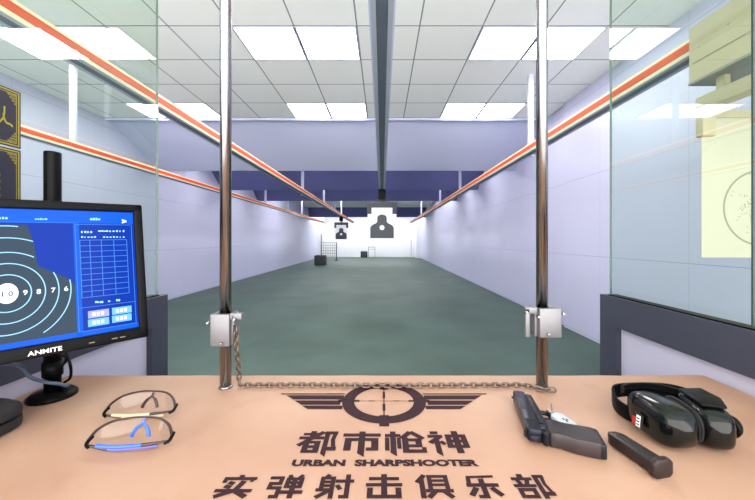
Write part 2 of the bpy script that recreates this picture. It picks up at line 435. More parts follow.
MB().box(-1.02, -.50, 24.8, 25.2, .76, .79).box(-1.02, -.50, 24.8, 24.83, .60, .62).obj('table_top', M['rack'], t)
for (x, y) in ((-1.0, 24.82), (-.52, 24.82), (-1.0, 25.18), (-.52, 25.18)):
    MB().box(x-.012, x+.012, y-.012, y+.012, 0, .765).obj('leg', M['rack'], t)
tag(MB().box(2.15, 2.23, 25.1, 25.18, 0, 1.35).box(2.09, 2.29, 25.04, 25.24, 0, .03).obj('white_post', M['hanger']), 'thin white post before right end of white back wall', 'post')

# ---------------------------------------------------------------- booth partitions
PT, PB = 1.106, 1.006
YN = .33
def partition(s, xin, yend, label, gl):
    x1 = xin+s*.05; a, b = sorted((xin, x1))
    t = thing('booth_partition', label, 'partition', ((a+b)/2, yend, 0), 'booth partitions')
    MB().box(a, b, YN, yend, PB, PT).obj('top_rail', M['slate'], t)
    MB().box(a, b, yend-.083, yend, 0, PB).obj('post', M['slate'], t)
    MB().box(a, b, YN, YN+.083, 0, PB).obj('post', M['slate'], t)
    MB().box(a+.018, b-.018, YN+.083, yend-.083, .0, PB).obj('lower_panel', M['panel'], t)
    MB().box(a+.010, b-.010, YN, yend-.03, PT, PT+.004).obj('glass_seat', M['black'], t)
    xg = gl
    def pane(y0, y1):
        o = MB().box(xg-.004, xg+.004, y0, y1, PT+.004, H-.002).obj('glass_pane', M['glass'], t)
        o.data.materials.append(M['glass_edge'])
        for p in o.data.polygons:
            if abs(p.normal.y) > .9: p.material_index = 1
    ys = abs(xg)*F/372
    if s > 0: pane(YN, ys-.002); pane(ys+.002, yend-.035)
    else: pane(YN, yend-.035)
    return t
partition(1, .785, 1.21, 'slate-framed booth partition with glass above on the right', .80)
partition(-1, -.765, 1.20, 'slate-framed booth partition with glass above, behind the monitor', -.78)

# ---------------------------------------------------------------- counter with printed emblem
t = thing('shooting_counter', 'tan counter printed with crosshair emblem and dark lettering', 'counter', (0, .5, 0))
ct = MB()
n = 60; CYF = .818
pts = [(-.764, .22), (.784, .22)] + [(.784-1.548*i/n, CYF+.0025*noise.noise(Vector((i*.35, 0, 0)))) for i in range(n+1)]
ct.prism(pts, CT-.03, CT, bev=.0)
ct.obj('counter_top', M['counter'], t)
MB().box(-.76, .78, .70, .74, 0, CT-.03).obj('modesty_panel', M['panel'], t)
PZ = CT+.0006
LAY = [0]
def bar(mb, x0, y0, x1, y1, fn):
    LAY[0] = (LAY[0]+1) % 40
    mb.poly([fn(*p) for p in ((x0, y0), (x1, y0), (x1, y1), (x0, y1))])
def stroke(mb, p, q, wd, fn):
    LAY[0] = (LAY[0]+1) % 40
    d = (Vector(q)-Vector(p)).normalized(); nn = Vector((-d.y, d.x))*wd/2
    P, Q = Vector(p), Vector(q); mb.poly([fn(*v) for v in (P-nn, Q-nn, Q+nn, P+nn)])
G = {
 '都': [(8,82,54,90),(26,66,38,100),(0,62,62,72),('s',(60,98),(2,30),11),(16,0,28,50),(44,0,56,50),(16,42,56,50),(16,21,56,29),(16,0,56,8),
       ('p',(64,98),(77,98),(77,-20),(64,-6)),(64,87,96,98),('p',(86,98),(98,98),(93,58),(82,58)),('p',(82,58),(93,58),(98,20),(87,20)),(74,10,98,22)],
 '市': [('p',(42,100),(59,100),(59,-20),(42,-4)),(2,76,98,87),(8,10,23,64),(8,54,92,64),(77,10,92,64),(64,10,92,19)],
 '枪': [(0,74,38,84),('p',(12,100),(27,100),(27,-18),(12,-2)),(0,10,8,66),(31,18,38,66),('s',(66,98),(42,64),12),('s',(66,98),(98,62),12),(44,0,57,66),(44,52,88,62),(78,24,91,60),(55,24,91,33),(44,0,100,10),(92,4,100,20)],
 '神': [(8,88,26,98),(0,70,36,80),('s',(34,76),(2,42),11),('p',(13,62),(27,62),(27,-18),(13,-2)),('s',(29,50),(40,36),9),(46,22,58,82),(86,22,98,82),(46,72,98,82),(46,47,98,56),(46,22,98,31),(65,-2,79,100)],
 '实': [(6,78,98,88),(6,66,16,88),('p',(86,88),(98,88),(92,68),(82,68)),(46,86,58,98),('s',(24,66),(42,58),11),('s',(18,50),(38,42),11),(0,24,100,34),('s',(66,72),(54,30),13),('s',(56,32),(6,3),13),('s',(58,26),(92,3),13)],
 '弹': [(0,82,38,91),(28,60,38,91),(2,56,38,65),(2,36,12,65),(2,36,40,45),(30,4,40,45),(16,0,40,9),('s',(52,100),(60,86),9),('s',(92,100),(82,86),9),(48,42,58,86),(86,42,96,86),(48,77,96,86),(48,60,96,68),(48,42,96,50),(66,0,78,86),(42,18,102,28)],
 '射': [('s',(30,102),(22,88),10),(8,30,18,90),(38,-2,48,90),(8,81,48,90),(8,64,48,71),(8,47,48,54),(0,28,48,37),('s',(40,32),(2,0),11),(52,66,102,76),(80,0,91,100),(66,0,91,9),('s',(56,54),(67,34),10)],
 '击': [(8,78,92,88),(0,50,100,60),(43,4,57,102),(4,0,96,10),(4,0,17,40),(83,0,96,40)],
 '俱': [('s',(28,100),(4,64),12),(12,0,24,78),(36,30,46,98),(84,30,94,98),(36,89,94,98),(36,70,94,77),(36,51,94,58),(28,24,102,34),('s',(52,26),(32,0),12),('s',(78,26),(98,0),12)],
 '乐': [('p',(12,84),(90,88),(90,99),(10,95)),('p',(10,95),(22,95),(19,52),(6,52)),(6,48,94,59),(44,0,57,80),(30,0,57,9),('s',(30,42),(10,8),13),('s',(72,42),(94,8),13)],
 '部': [(22,88,36,102),(2,77,58,86),('s',(16,76),(21,54),9),('s',(44,76),(37,54),9),(0,46,60,55),(6,0,16,38),(44,0,54,38),(6,29,54,38),(6,0,54,9),(66,-2,77,98),(66,88,96,98),('p',(86,98),(98,98),(92,56),(82,56)),('p',(82,58),(92,58),(100,20),(90,20)),(76,10,100,22)],
}
def glyph(mb, ch, x0, y0, w_, h_, fn2):
    fn = lambda x, y: fn2(x0+w_*x/100, y0+h_*y/100)
    for st in G[ch]:
        if st[0] == 's': stroke(mb, st[1], st[2], st[3]+FAT*1.6, fn)
        elif st[0] == 'p': LAY[0] = (LAY[0]+1) % 40; mb.poly([fn(*p) for p in st[1:]])
        else: bar(mb, st[0]-FAT*.7, st[1]-FAT, st[2]+FAT*.7, st[3]+FAT, fn)
def flat(x, y): return (x, y, PZ+LAY[0]*4e-6)
FAT = 2.4
for i, ch in enumerate('都市枪神'):
    g = MB(); glyph(g, ch, -.1365+i*.0712, .5215, .0635, .0565, flat); g.obj('lettering', M['ink'], t, 'flat_print')
for i, ch in enumerate('实弹射击俱乐部'):
    g = MB(); glyph(g, ch, -.2195+i*.0662, .4295, .0475, .0415, flat); g.obj('lettering', M['ink'], t, 'flat_print')
MB().text('URBAN', .0185, Matrix.Translation((-.133, .4905, PZ)), bold=.0011, width=.079).obj('lettering', M['ink'], t, 'flat_print')
MB().text('SHARPSHOOTER', .0185, Matrix.Translation((-.0405, .4905, PZ)), bold=.0011, width=.183).obj('lettering', M['ink'], t, 'flat_print')
# emblem
em = MB(); ex, ey, er = .004, .688, .085
ring(em, (ex, ey), .0605, er, 96, flat)
for s in (-1, 1):
    X = lambda v: ex+s*v
    for (a0, a1, y0, y1) in ((.222, .083, .7165, .7215), (.207, .084, .694, .7125), (.184, .088, .6715, .6895), (.163, .082, .6545, .668)):
        sl = (y1-y0)*1.05
        em.poly([flat(X(a0-sl), y0), flat(X(a1), y0), flat(X(a1), y1), flat(X(a0), y1)])
    em.poly([flat(X(.085), ey-.006), flat(X(.094), ey-.004), flat(X(.094), ey+.004), flat(X(.085), ey+.006)])
    bar(em, X(.050), ey-.0035, X(.062), ey+.0035, flat)
    for k in range(3): bar(em, X(.020+k*.004), ey-.0018, X(.023+k*.004), ey+.0018, flat)
    bar(em, ex-.009, ey+s*.064-.012, ex+.009, ey+s*.064+.002, flat) if s > 0 else bar(em, ex-.009, ey-.094, ex+.009, ey-.056, flat)
    bar(em, ex-.0026, ey+s*.012, ex+.0026, ey+s*.04, flat)
bar(em, ex-.052, ey-.0006, ex+.052, ey+.0006, flat); bar(em, ex-.0009, ey-.058, ex+.0009, ey+.058, flat)
em.obj('emblem', M['ink'], t, 'flat_print')

# ---------------------------------------------------------------- steel poles with clamp blocks
def pole(X, label, s):
    y = .752
    t = thing('steel_pole', label, 'pole', (X, y, CT), 'steel poles standing on the counter')
    MB().lathe([(.0122, CT+.001), (.0122, H-.002)], X, y, 32).obj('tube', M['steel'], t)
    MB().lathe([(.0145, CT), (.0145, CT+.003), (.0128, CT+.005)], X, y, 32).obj('foot_collar', M['steel'], t)
    z0, z1 = EYE-.232, EYE-.162
    if s > 0: z0, z1 = EYE-.212, EYE-.149
    cb = MB().box(X-.024, X+.018, y-.022, y-.011, z0, z1, .002).box(X-.024, X-.0125, y-.012, y+.02, z0, z1, .002).box(X+.0125, X+.022, y-.012, y+.02, z0, z1, .002)
    if s > 0: cb = MB().box(X-.016, X+.032, y-.024, y-.012, z0, z1, .002).box(X-.022, X-.0125, y-.013, y+.02, z0, z1, .002).box(X+.0125, X+.032, y-.013, y+.02, z0, z1, .002)
    cb.obj('clamp_block', M['alu'], t, True)
    x0 = X+.018 if s < 0 else X-.045
    MB().box(x0, x0+.026, y-.02, y-.006, z1-.012, z1+.002, .002).box(x0+(.004 if s < 0 else 0), x0+.010, y-.02, y-.012, z0+(.045 if s < 0 else .0), z1, .002).obj('clamp_arm', M['alu'], t, True)
    for (bx_, bz) in (((-.028, .052), (.030, .06)) if s < 0 else ((-.044, .055), (.036, .052), (-.018, .045))):
        MB().lathe([(.0035, -.004), (.0035, .004), (.002, .006)], 0, 0, 10, Matrix.Translation((X+bx_, y-.02, z0+bz)) @ Matrix.Rotation(PI/2, 4, 'X')).obj('bolt', M['steel'], t)
    MB().lathe([(.0035, 0), (.0035, .004), (.002, .006)], 0, 0, 10, Matrix.Translation((X+.002, y-.024, z0+.008)) @ Matrix.Rotation(PI/2, 4, 'X')).obj('bolt', M['steel'], t)
    return t
pole(-.350, 'polished steel pole on the left of the counter', -1)
pole(.358, 'polished steel pole on the right of the counter', 1)

# chain
ch = MB(); path = [Vector((-.321, .738, EYE-.192)), Vector((-.320, .742, EYE-.25)), Vector((-.3205, .752, CT+.03)), Vector((-.317, .749, CT+.009)), Vector((-.308, .7485, CT+.007))]
for i in range(1, 17): path.append(Vector((-.305+i*.0385, .7485+.0015*math.sin(i*.55), CT+.0068)))
path += [Vector((.335, .736, CT+.0068)), Vector((.350, .7275, CT+.0068)), Vector((.376, .7255, CT+.0068))]
pth = catmull(path, 12)
acc = [0]
for a, b in zip(pth, pth[1:]): acc.append(acc[-1]+(b-a).length)
def at_len(s):
    for i in range(len(acc)-1):
        if acc[i+1] >= s: return pth[i].lerp(pth[i+1], (s-acc[i])/(acc[i+1]-acc[i])), (pth[i+1]-pth[i]).normalized()
    return pth[-1], (pth[-1]-pth[-2]).normalized()
pitch = .0120; nl = int(acc[-1]/pitch)
for k in range(nl):
    p, d = at_len((k+.5)*pitch)
    up = Vector((0, 0, 1)) if abs(d.z) < .8 else Vector((0, 1, 0))
    sd = d.cross(up).normalized(); up = sd.cross(d)
    a = math.radians(45 if k % 2 else -45); e = (sd*math.cos(a)+up*math.sin(a))
    pts = []
    for j in range(10):
        q = 2*PI*j/10; cx_ = math.cos(q); lx = .0046*(1 if cx_ > .05 else -1 if cx_ < -.05 else 0)+.0038*cx_
        pts.append(p+d*lx+e*.0047*math.sin(q))
    ch.tube(pts, .0018, 6, True)
tag(ch.obj('chain', M['chain']), 'steel link chain lying across the counter between the two poles', 'chain')

# ---------------------------------------------------------------- monitor
hv = Vector((312, 336, 9)).normalized(); vv = Vector((-.1025, .0686, .9925)); vv = (vv-hv*vv.dot(hv)).normalized()
nv = hv.cross(vv).normalized()                    # faces the shooter
SH = .225; SW = .40
t1 = .008815*SH
corner = Vector((-249*t1, F*t1, EYE+27.6*t1))
MW = Matrix((( hv.x, vv.x, nv.x, corner.x), (hv.y, vv.y, nv.y, corner.y), (hv.z, vv.z, nv.z, corner.z), (0, 0, 0, 1)))
MI = MW.inverted()
def scr(px, py):
    o = MI @ Vector((0, 0, EYE)); q = MI @ Vector((px-CX, F, EYE+CY-py)); d = q-o
    k = -o.z/d.z; return (o.x+d.x*k, o.y+d.y*k)
t = thing('computer_monitor', 'black computer monitor showing a blue scoring screen with ring target', 'monitor', mw=Matrix.Translation((-.70, .70, CT)))
bz = .015
# bezel: frame in four bars plus back shell
fr = MB()
fr.box(-SW-bz, bz*.95, 0, bz, -.012, .006, .003, MW).box(-SW-bz, bz*.95, -SH-.021, -SH, -.012, .006, .003, MW)
fr.box(-SW-bz, -SW, -SH-.021, bz, -.012, .006, .003, MW).box(0, bz*.95, -SH-.021, bz, -.012, .006, .003, MW)
fr.obj('bezel', M['black'], t, True)
MB().box(-SW-bz+.002, bz*.6, -SH-.019, bz-.002, -.028, -.010, .006, MW).box(-SW*.78, -SW*.22, -SH*.85, -SH*.15, -.045, -.027, .008, MW).obj('back_shell', M['black'], t, True)
s_ = MB().box(-SW, 0, -SH, 0, -.008, 0, 0, MW).obj('screen', M['s_blue'], t)
def sp(d=.0004): return lambda x, y: tuple(MW @ Vector((x, y, d)))
def sbar(mb, x0, y0, x1, y1, d=.0004): bar(mb, x0, y0, x1, y1, sp(d))
def sline(mb, p, q, w_, d): stroke(mb, p, q, w_, sp(d))
hd = MB(); yh = scr(40, 223)[1]
sbar(hd, -SW, yh, -.001, -.001); sbar(hd, -SW, -SH+.001, -.001, scr(30, 340)[1]); sbar(hd, scr(75.5, 270)[0]-.001, -SH, scr(78.5, 270)[0]+.003, yh)
hd.obj('screen_bar', M['s_head'], s_, 'flat_print')
xd = scr(77, 270)[0]; cxs, cys = scr(7, 293.5); KY = 1.1
# silhouette in slate
R6 = scr(71, 290)[0]-cxs
sl = MB()
top = scr(20, 224)[1]; bot = scr(30, 340)[1]
e1 = scr(27, 226); e2 = scr(34, 243); e3 = scr(38, 266); e4 = scr(70, 279)
rt = [(e1[0], top-.001), (e2[0], e2[1]), (e3[0], e3[1]), (e4[0], e4[1]), (R6+cxs+.006, e4[1]-.012), (R6+cxs+.006, bot)]
pl = [(2*cxs-a, b) for a, b in rt][::-1]
pl = [(max(a, -SW+.001), b) for a, b in pl]
sl.poly([sp(.0006)(*p) for p in pl+rt]); sl.obj('screen_silhouette', M['s_slate'], s_, 'flat_print')
def arc(r, a0, a1):
    n_ = 60; rn = MB()
    for i in range(n_):
        a, b = a0+(a1-a0)*i/n_, a0+(a1-a0)*(i+1)/n_
        x = cxs+r*math.cos((a+b)/2)
        if x < -SW+.003: continue
        rn.poly([sp(.0009)(cxs+q*math.cos(w_), cys+KY*q*math.sin(w_)) for q, w_ in ((r-.0007, a), (r+.0007, a), (r+.0007, b), (r-.0007, b))])
    rn.obj('screen_ring', M['s_line'], s_, 'flat_print')
r9 = scr(31.5, 292)[0]-cxs; r8 = scr(45.5, 290)[0]-cxs; r7 = scr(59, 290)[0]-cxs
def ang(px, py): a, b = scr(px, py); return math.atan2((b-cys)/KY, a-cxs)
def rad(px, py): a, b = scr(px, py); return math.hypot((b-cys)/KY, a-cxs)
arc(r9, 0, 2*PI); arc(r8, 0, 2*PI)
q = ang(36, 254.6); arc(r7, q, PI-q); arc(r7, -PI*.5-1.2, ang(54, 272))
q = ang(33, 241.5); arc(rad(33, 241.5), q, PI-q); arc(R6, ang(45.6, 335), ang(70, 279.5))
q = ang(18, 226.7); arc(rad(18, 226.7), q, PI-q)
bw = MB(); r10 = scr(18.5, 293)[0]-cxs
bw.poly([sp(.0009)(cxs+r10*math.cos(k*PI/20), cys+1.3*r10*math.sin(k*PI/20)) for k in range(40)])
def stxt(mb, s, px, py, size, d=.0009, bold=.0002):
    a, b = scr(px, py); mb.text(s, size, MW @ Matrix.Translation((a, b, d)), bold=bold)
for s, px, py in (('9', 23, 295), ('8', 36.5, 294), ('7', 51, 292.5), ('6', 64, 291)): stxt(bw, s, px, py, .011)
stxt(bw, '>', 122, 223.5, .012, bold=.0008)
bw.obj('screen_print', M['s_white'], s_, 'flat_print')
tn = MB(); stxt(tn, '1 0', 0, 297, .011, .0011); tn.obj('screen_print', M['s_slate'], s_, 'flat_print')
# tiny unreadable interface marks
mk = MB()
def dots(px0, px1, py, n_, h_=.004):
    for i in range(n_):
        a, b = scr(px0+(px1-px0)*i/n_, py); bar(mk, a, b-h_/2, a+.0032*random.uniform(.6, 1), b+h_/2*random.uniform(.3, 1), sp(.0009))
dots(-4, 8, 218, 4); dots(35, 47, 219, 5, .003); dots(90, 101, 219, 4, .005)
dots(81, 93, 232, 4); dots(98, 108, 231, 5, .003); dots(109, 126, 231, 5); dots(81, 97, 237, 5, .003); dots(103, 126, 237, 7, .003)
dots(95, 104, 302, 4, .004); dots(108, 110, 301, 1); dots(116, 120, 300, 2, .005)
mk.obj('screen_marks', M['s_line'], s_, 'flat_print')
gd = MB(); gx = [scr(x, 260)[0] for x in (80.5, 90.5, 102, 114.5, 127.5)]; gy0, gy1 = scr(100, 240)[1], scr(100, 296)[1]
for x in gx: bar(gd, x-.0005, gy1, x+.0005, gy0, sp(.0007))
for k in range(11):
    y = gy0+(gy1-gy0)*k/10; bar(gd, gx[0], y-.0005, gx[-1], y+.0005, sp(.0007))
yb = scr(100, 306)[1]; x0 = gx[0]-.006; x1 = gx[-1]+.008; yt = scr(100, 225)[1]; yl = scr(100, 329)[1]
for (a, b, c, d) in ((x0, yb, x1, yb+.0009), (x0, yl, x1, yl+.0009), (x0, yt, x1, yt+.0009), (x0, yl, x0+.0009, yt), (x1, yl, x1+.0009, yt), (-SW, scr(40, 222.5)[1], xd, scr(40, 222.5)[1]+.0006)):
    bar(gd, a, b, c, d, sp(.0007))
gd.obj('screen_table', M['s_grid'], s_, 'flat_print')
bt = MB(); bt2 = MB(); bt3 = MB()
for (px, py, q) in ((88, 315, bt2), (88, 323.5, bt), (112, 311.5, bt), (112, 319.5, bt)):
    a, b = scr(px, py); bar(q, a, b-.0065, a+.0295, b+.0065, sp(.0007))
    for k in range(3): bar(bt3, a+.006+k*.006, b-.003, a+.010+k*.006, b+.003, sp(.0009))
bt.obj('screen_button', M['s_btn'], s_, 'flat_print'); bt2.obj('screen_button', M['s_btn2'], s_, 'flat_print'); bt3.obj('screen_button_print', M['s_white'], s_, 'flat_print')
a, b = scr(27.5, 354); tx = MB().text('ANMITE', .0100, MW @ Matrix.Translation((a, -SH-.0155, .0064)), bold=.0001, width=.040)
tx.obj('brand_lettering', M['white'], t, 'flat_print')
for px in (88, 111, 119):
    btn = MB(); a = scr(px, 330)[0]; bar(btn, a, -SH-.013, a+.008, -SH-.0118, sp(.0064)); btn.obj('button_mark', M['ring_grey'], t, 'flat_print')
# stand
PXs, PYs = -.694, .708
MB().lathe([(.041, CT), (.041, CT+.006), (.034, CT+.012), (.018, CT+.014)], PXs, PYs, 36).obj('stand_base', M['black'], t)
MB().lathe([(.0142, CT+.012), (.0142, EYE+.182), (.0135, EYE+.185)], PXs, PYs, 28).obj('stand_pole', M['black'], t)
MB().lathe([(.0172, CT+.045), (.0172, CT+.075)], PXs, PYs, 28).obj('cable_collar', M['black'], t)
bc = MW @ Vector((-SW*.5, -SH*.5, -.035)); pc = Vector((PXs, PYs, bc.z))
MB().tube([bc, bc.lerp(pc, .5), pc], .017, 14).lathe([(.019, bc.z-.03), (.019, bc.z+.03)], PXs, PYs, 24).obj('mount_arm', M['black'], t, True)
# cables
cb = catmull([MW @ Vector((-SW*.63, -SH-.012, -.02)), on(12, 364, .09), on(30, 377, .05), on(45, 382, .04), on(60, 384, .03), on(66, 386, .02), on(68, 385, .012)], 8)
MB().tube(cb, .0036, 10).obj('cable', M['blue_cable'], t)['label'] = 'thick blue-grey cable'
cb = catmull([MW @ Vector((-.105, -SH-.01, -.025)), on(69, 360, .08), on(71, 370, .05), on(70, 378, .03), on(65, 382, .025), on(61, 387, .016), on(66, 391, .016)], 8)
MB().tube(cb, .0028, 10).obj('cable', M['black'], t)
cb = catmull([MW @ Vector((-.13, -SH-.01, -.025)), on(66, 358, .085), on(60, 368, .06), on(52, 373, .045)], 8)
MB().tube(cb, .002, 8).obj('cable', M['black'], t)

# ---------------------------------------------------------------- posters on the left glass
XP = -.7725; YP0 = .47
def gpt(px, py): y = -XP*F/(CX-px); return (y, EYE+(CY-py)*y/F)
ye = gpt(20, 100)[0]; zt = gpt(20, 93)[1]; zm = gpt(20, 150)[1]; zb = EYE-.02
def gp(y, z, d=0): return (XP+.0018+d, y, z)
for (za, zc, label, kind) in ((zm+.002, zt, 'black poster with gold border and gold stroke on left glass', 0), (zm-.34, zm-.002, 'lower black gold-bordered poster, mostly behind the monitor', 1)):
    if kind: za = PT+.012
    t = thing('gold_poster', label, 'poster', (XP, ye-.1, za), 'black and gold posters on the glass')
    MB().box(XP-.0015, XP+.0015, YP0, ye, za, zc).obj('board', M['poster'], t)
    b = MB()
    for ins, wd in ((.003, .0022), (.008, .001)):
        y0, y1, z0, z1 = YP0+ins, ye-ins, za+ins, zc-ins
        for r in ((y0, z0, y1, z0+wd), (y0, z1-wd, y1, z1), (y0, z0, y0+wd, z1), (y1-wd, z0, y1, z1)):
            bar(b, *r, gp)
    b.obj('gold_border', M['gold'], t, 'flat_print')
    for (cy_, cz_, sy, sz) in ((ye-.010, zc-.010, -1, -1), (YP0+.01, zc-.010, 1, -1), (ye-.010, za+.010, -1, 1), (YP0+.01, za+.010, 1, 1)):
        c = MB()
        for i in range(4):
            for j in range(4-i):
                u, v = .0015+i*.0042, .0015+j*.0056
                for k in range(2):
                    r = .0024-.0011*k
                    for q in range(8):
                        a, bq = q*PI/4, (q+1)*PI/4
                        if (q+i+j+k) % 4 == 3: continue
                        c.poly([gp(cy_+sy*(u+rr_*math.cos(w_)), cz_+sz*(v+rr_*math.sin(w_)), .0002) for rr_, w_ in ((r-.0006, a), (r, a), (r, bq), (r-.0006, bq))])
        c.obj('corner_ornament', M['gold'], t, 'flat_print')
    if not kind:
        c = MB()
        pA = gpt(3.5, 106); pB = gpt(2, 118); pC = gpt(11.5, 127)
        P_ = catmull([(pB[0], pB[1]+.010, 0), (pB[0]+.005, pB[1]-.006, 0), (pC[0]-.003, pC[1]+.004, 0), (pC[0], pC[1], 0)], 5)
        for i in range(len(P_)-1): stroke(c, P_[i][:2], P_[i+1][:2], .0024+.0015*math.sin(i/len(P_)*PI), lambda y, z: gp(y, z, .0003))
        P_ = catmull([(pA[0], pA[1], 0), (pB[0], pB[1], 0), (pB[0]-.018, pB[1]-.022, 0), (pB[0]-.035, pB[1]-.032, 0)], 5)
        for i in range(len(P_)-1): stroke(c, P_[i][:2], P_[i+1][:2], .0030, lambda y, z: gp(y, z, .0003))
        c.obj('gold_character', M['gold'], t, 'flat_print')
    else:
        c = MB()
        for k in range(4):
            y, z = gpt(-3, 172+k*7); bar(c, y-.014, z-.006, y+.004, z-.003, lambda y, z: gp(y, z, .0003)); bar(c, y-.010, z-.010, y-.007, z+.002, lambda y, z: gp(y, z, .0003)); bar(c, y-.002, z-.010, y+.001, z+.002, lambda y, z: gp(y, z, .0003))
        c.obj('gold_character', M['gold'], t, 'flat_print')

# ---------------------------------------------------------------- pistol lying on its side
R0 = Vector((.236, .545, CT)); FW = Vector((.21, .978, 0)).normalized(); DN = Vector((FW.y, -FW.x, 0))
def gun_m(f0=0.0): # local x = forward, y = sights up, z = world up
    return Matrix(((FW.x, -DN.x, 0, R0.x), (FW.y, -DN.y, 0, R0.y), (0, 0, 1, CT), (0, 0, 0, 1)))
GM = Matrix.Translation(Vector((R0.x, R0.y, CT))) @ Matrix.Scale(.78, 4) @ Matrix.Translation(-Vector((R0.x, R0.y, CT))) @ gun_m()
t = thing('pistol', 'dark semi-automatic pistol lying on its side on the counter', 'pistol', R0)
MB().prism([(.003, -.003), (.010, 0), (.180, 0), (.187, -.004), (.187, -.024), (.180, -.029), (0, -.029), (0, -.008)], .004, .030, GM, .0025).obj('slide', M['gun'], t, True)
MB().prism([(.168, .0), (.178, 0), (.176, .004), (.170, .004)], .015, .019, GM).obj('sight', M['gun_dark'], t)
MB().prism([(.004, .0), (.016, 0), (.014, .005), (.006, .005)], .010, .024, GM).obj('sight', M['gun_dark'], t)
srr = MB()
for k in range(8): srr.prism([(.010+k*.0045, -.004), (.0125+k*.0045, -.004), (.0125+k*.0045, -.026), (.010+k*.0045, -.026)], .0298, .0308, GM)
srr.obj('slide_serration', M['gun_dark'], t)
MB().prism([(.088, -.001), (.132, -.001), (.132, -.015), (.088, -.015)], .0297, .0306, GM).obj('ejection_port', M['gun_dark'], t)
MB().tube([GM @ Vector((.180, -.012, .017)), GM @ Vector((.190, -.012, .017))], .008, 16).obj('barrel', M['gun_dark'], t)
MB().prism([(.012, -.029), (.172, -.029), (.176, -.033), (.170, -.043), (.105, -.046), (.050, -.046), (.040, -.050), (-.004, -.044), (-.014, -.034), (-.006, -.029)], .0045, .0285, GM, .002).obj('frame', M['gun_dark'], t, True)
MB().prism([(-.004, -.040), (.048, -.044), (.047, -.060), (.041, -.085), (.034, -.130), (.028, -.137), (-.026, -.133), (-.030, -.127), (-.022, -.085), (-.010, -.060), (-.010, -.048)], .0, .033, GM, .006).obj('grip', M['grip'], t, True)
MB().prism([(.036, -.124), (.030, -.141), (-.030, -.137), (-.029, -.124)], .002, .031, GM, .003).obj('grip_base', M['gun_dark'], t, True)
tg = catmull([(.105, -.043, .017), (.103, -.060, .017), (.092, -.070, .017), (.068, -.071, .017), (.052, -.066, .017), (.045, -.058, .017)], 5)
MB().tube([GM @ p for p in tg], .0042, 8).obj('trigger_guard', M['gun_dark'], t, True)
tg = catmull([(.072, -.044, .017), (.074, -.055, .017), (.069, -.065, .017)], 4)
MB().tube([GM @ p for p in tg], [.0035]*6+[.003]*3 if len(tg) == 9 else .003, 8).obj('trigger', M['gun'], t, True)
MB().prism([(0, -.006), (-.010, -.004), (-.014, -.014), (-.006, -.026), (0, -.026)], .012, .022, GM, .0015).obj('hammer', M['gun'], t, True)
lv = MB().prism([(.030, -.030), (.062, -.030), (.062, -.036), (.030, -.037)], .028, .0315, GM).prism([(.004, -.026), (.022, -.028), (.020, -.036), (.006, -.038)], .028, .033, GM, .001)
lv.prism([(.066, -.031), (.096, -.031), (.096, -.035), (.066, -.035)], .028, .0305, GM).obj('lever', M['gun'], t, True)
grv = MB()
for k in range(11): grv.prism([(.040-k*.0022, -.056-k*.006), (-.006-k*.0016, -.056-k*.006), (-.006-k*.0016, -.058-k*.006), (.040-k*.0022, -.058-k*.006)], .0325, .0334, GM)
grv.obj('grip_checkering', M['gun_dark'], t)

# white tag on the trigger guard
t = thing('key_tag', 'small white plastic tag tied beside the pistol trigger guard', 'tag', on(561, 421))
c0 = on(563.5, 419, .021); u = Vector((.35, -.94, 0)); u = (on(571, 424)-on(553, 414)).normalized(); v = Vector((-u.y, u.x, 0))
TG = Matrix(((u.x, v.x, 0, c0.x), (u.y, v.y, 0, c0.y), (0, 0, 1, CT+.010), (0, 0, 0, 1))) @ Matrix.Rotation(math.radians(8), 4, 'Y')
ol_ = [(-.026, -.008), (-.020, -.014), (.016, -.016), (.024, -.011), (.026, 0), (.024, .012), (.014, .016), (-.018, .015), (-.026, .008)]
ol = [(a*.82, b*.82) for a, b in ol_]
MB().prism(ol, .003, .0105, TG, .0015).obj('tag_plate', M['tag'], t, True)
mk = MB(); 
for (a, b) in ((-.004, 0), (.002, .001), (-.001, .005)): bar(mk, a, b-.002, a+.0045, b+.0015, lambda x, y: tuple(TG @ Vector((x, y, .0108))))
mk.obj('tag_print', M['tagink'], t, 'flat_print')
MB().tube(catmull([TG @ Vector((-.022, 0, .010)), TG @ Vector((-.032, .006, .018)), GM @ Vector((.088, -.071, .024)), GM @ Vector((.088, -.064, .014)), TG @ Vector((-.030, -.006, .012)), TG @ Vector((-.022, 0, .006))], 6), .0012, 6).obj('tie_ring', M['steel'], t)

# magazine
t = thing('pistol_magazine', 'brown-black pistol magazine lying between pistol and ear defenders', 'magazine', on(640, 462))
A = Vector((.392, .560, 0)); B = Vector((.415, .455, 0)); d = (B-A).normalized(); s_v = Vector((-d.y, d.x, 0))
A = Vector((*on(612, 443).xy, 0)); B = Vector((*on(665.5, 479).xy, 0)); L = (B-A).length; d = (B-A).normalized(); s_v = Vector((-d.y, d.x, 0))
MG = Matrix(((d.x, s_v.x, 0, A.x), (d.y, s_v.y, 0, A.y), (0, 0, 1, CT), (0, 0, 0, 1)))
MB().prism([(.0, -.009), (.006, -.012), (L-.004, -.013), (L-.004, .013), (.010, .012), (0, .006)], .002, .020, MG, .003).obj('magazine_body', M['mag'], t, True)
MB().prism([(0, -.012), (.004, -.019), (.020, -.019), (.027, -.012), (.027, .008), (.021, .015), (.004, .015), (0, .009)], L-.009, L, MG @ Matrix(((0, 0, 1, 0), (0, 1, 0, 0), (1, 0, 0, 0), (0, 0, 0, 1))), .0025).obj('base_plate', M['mag'], t, True)
MB().box(.012, L-.014, -.005, -.0025, .0198, .0206, 0, MG).box(.012, L-.014, .0015, .004, .0198, .0206, 0, MG).obj('groove', M['gun_dark'], t)
MB().box(-.004, .010, -.006, .005, .008, .018, .003, MG).obj('feed_lip', M['gun'], t, True)

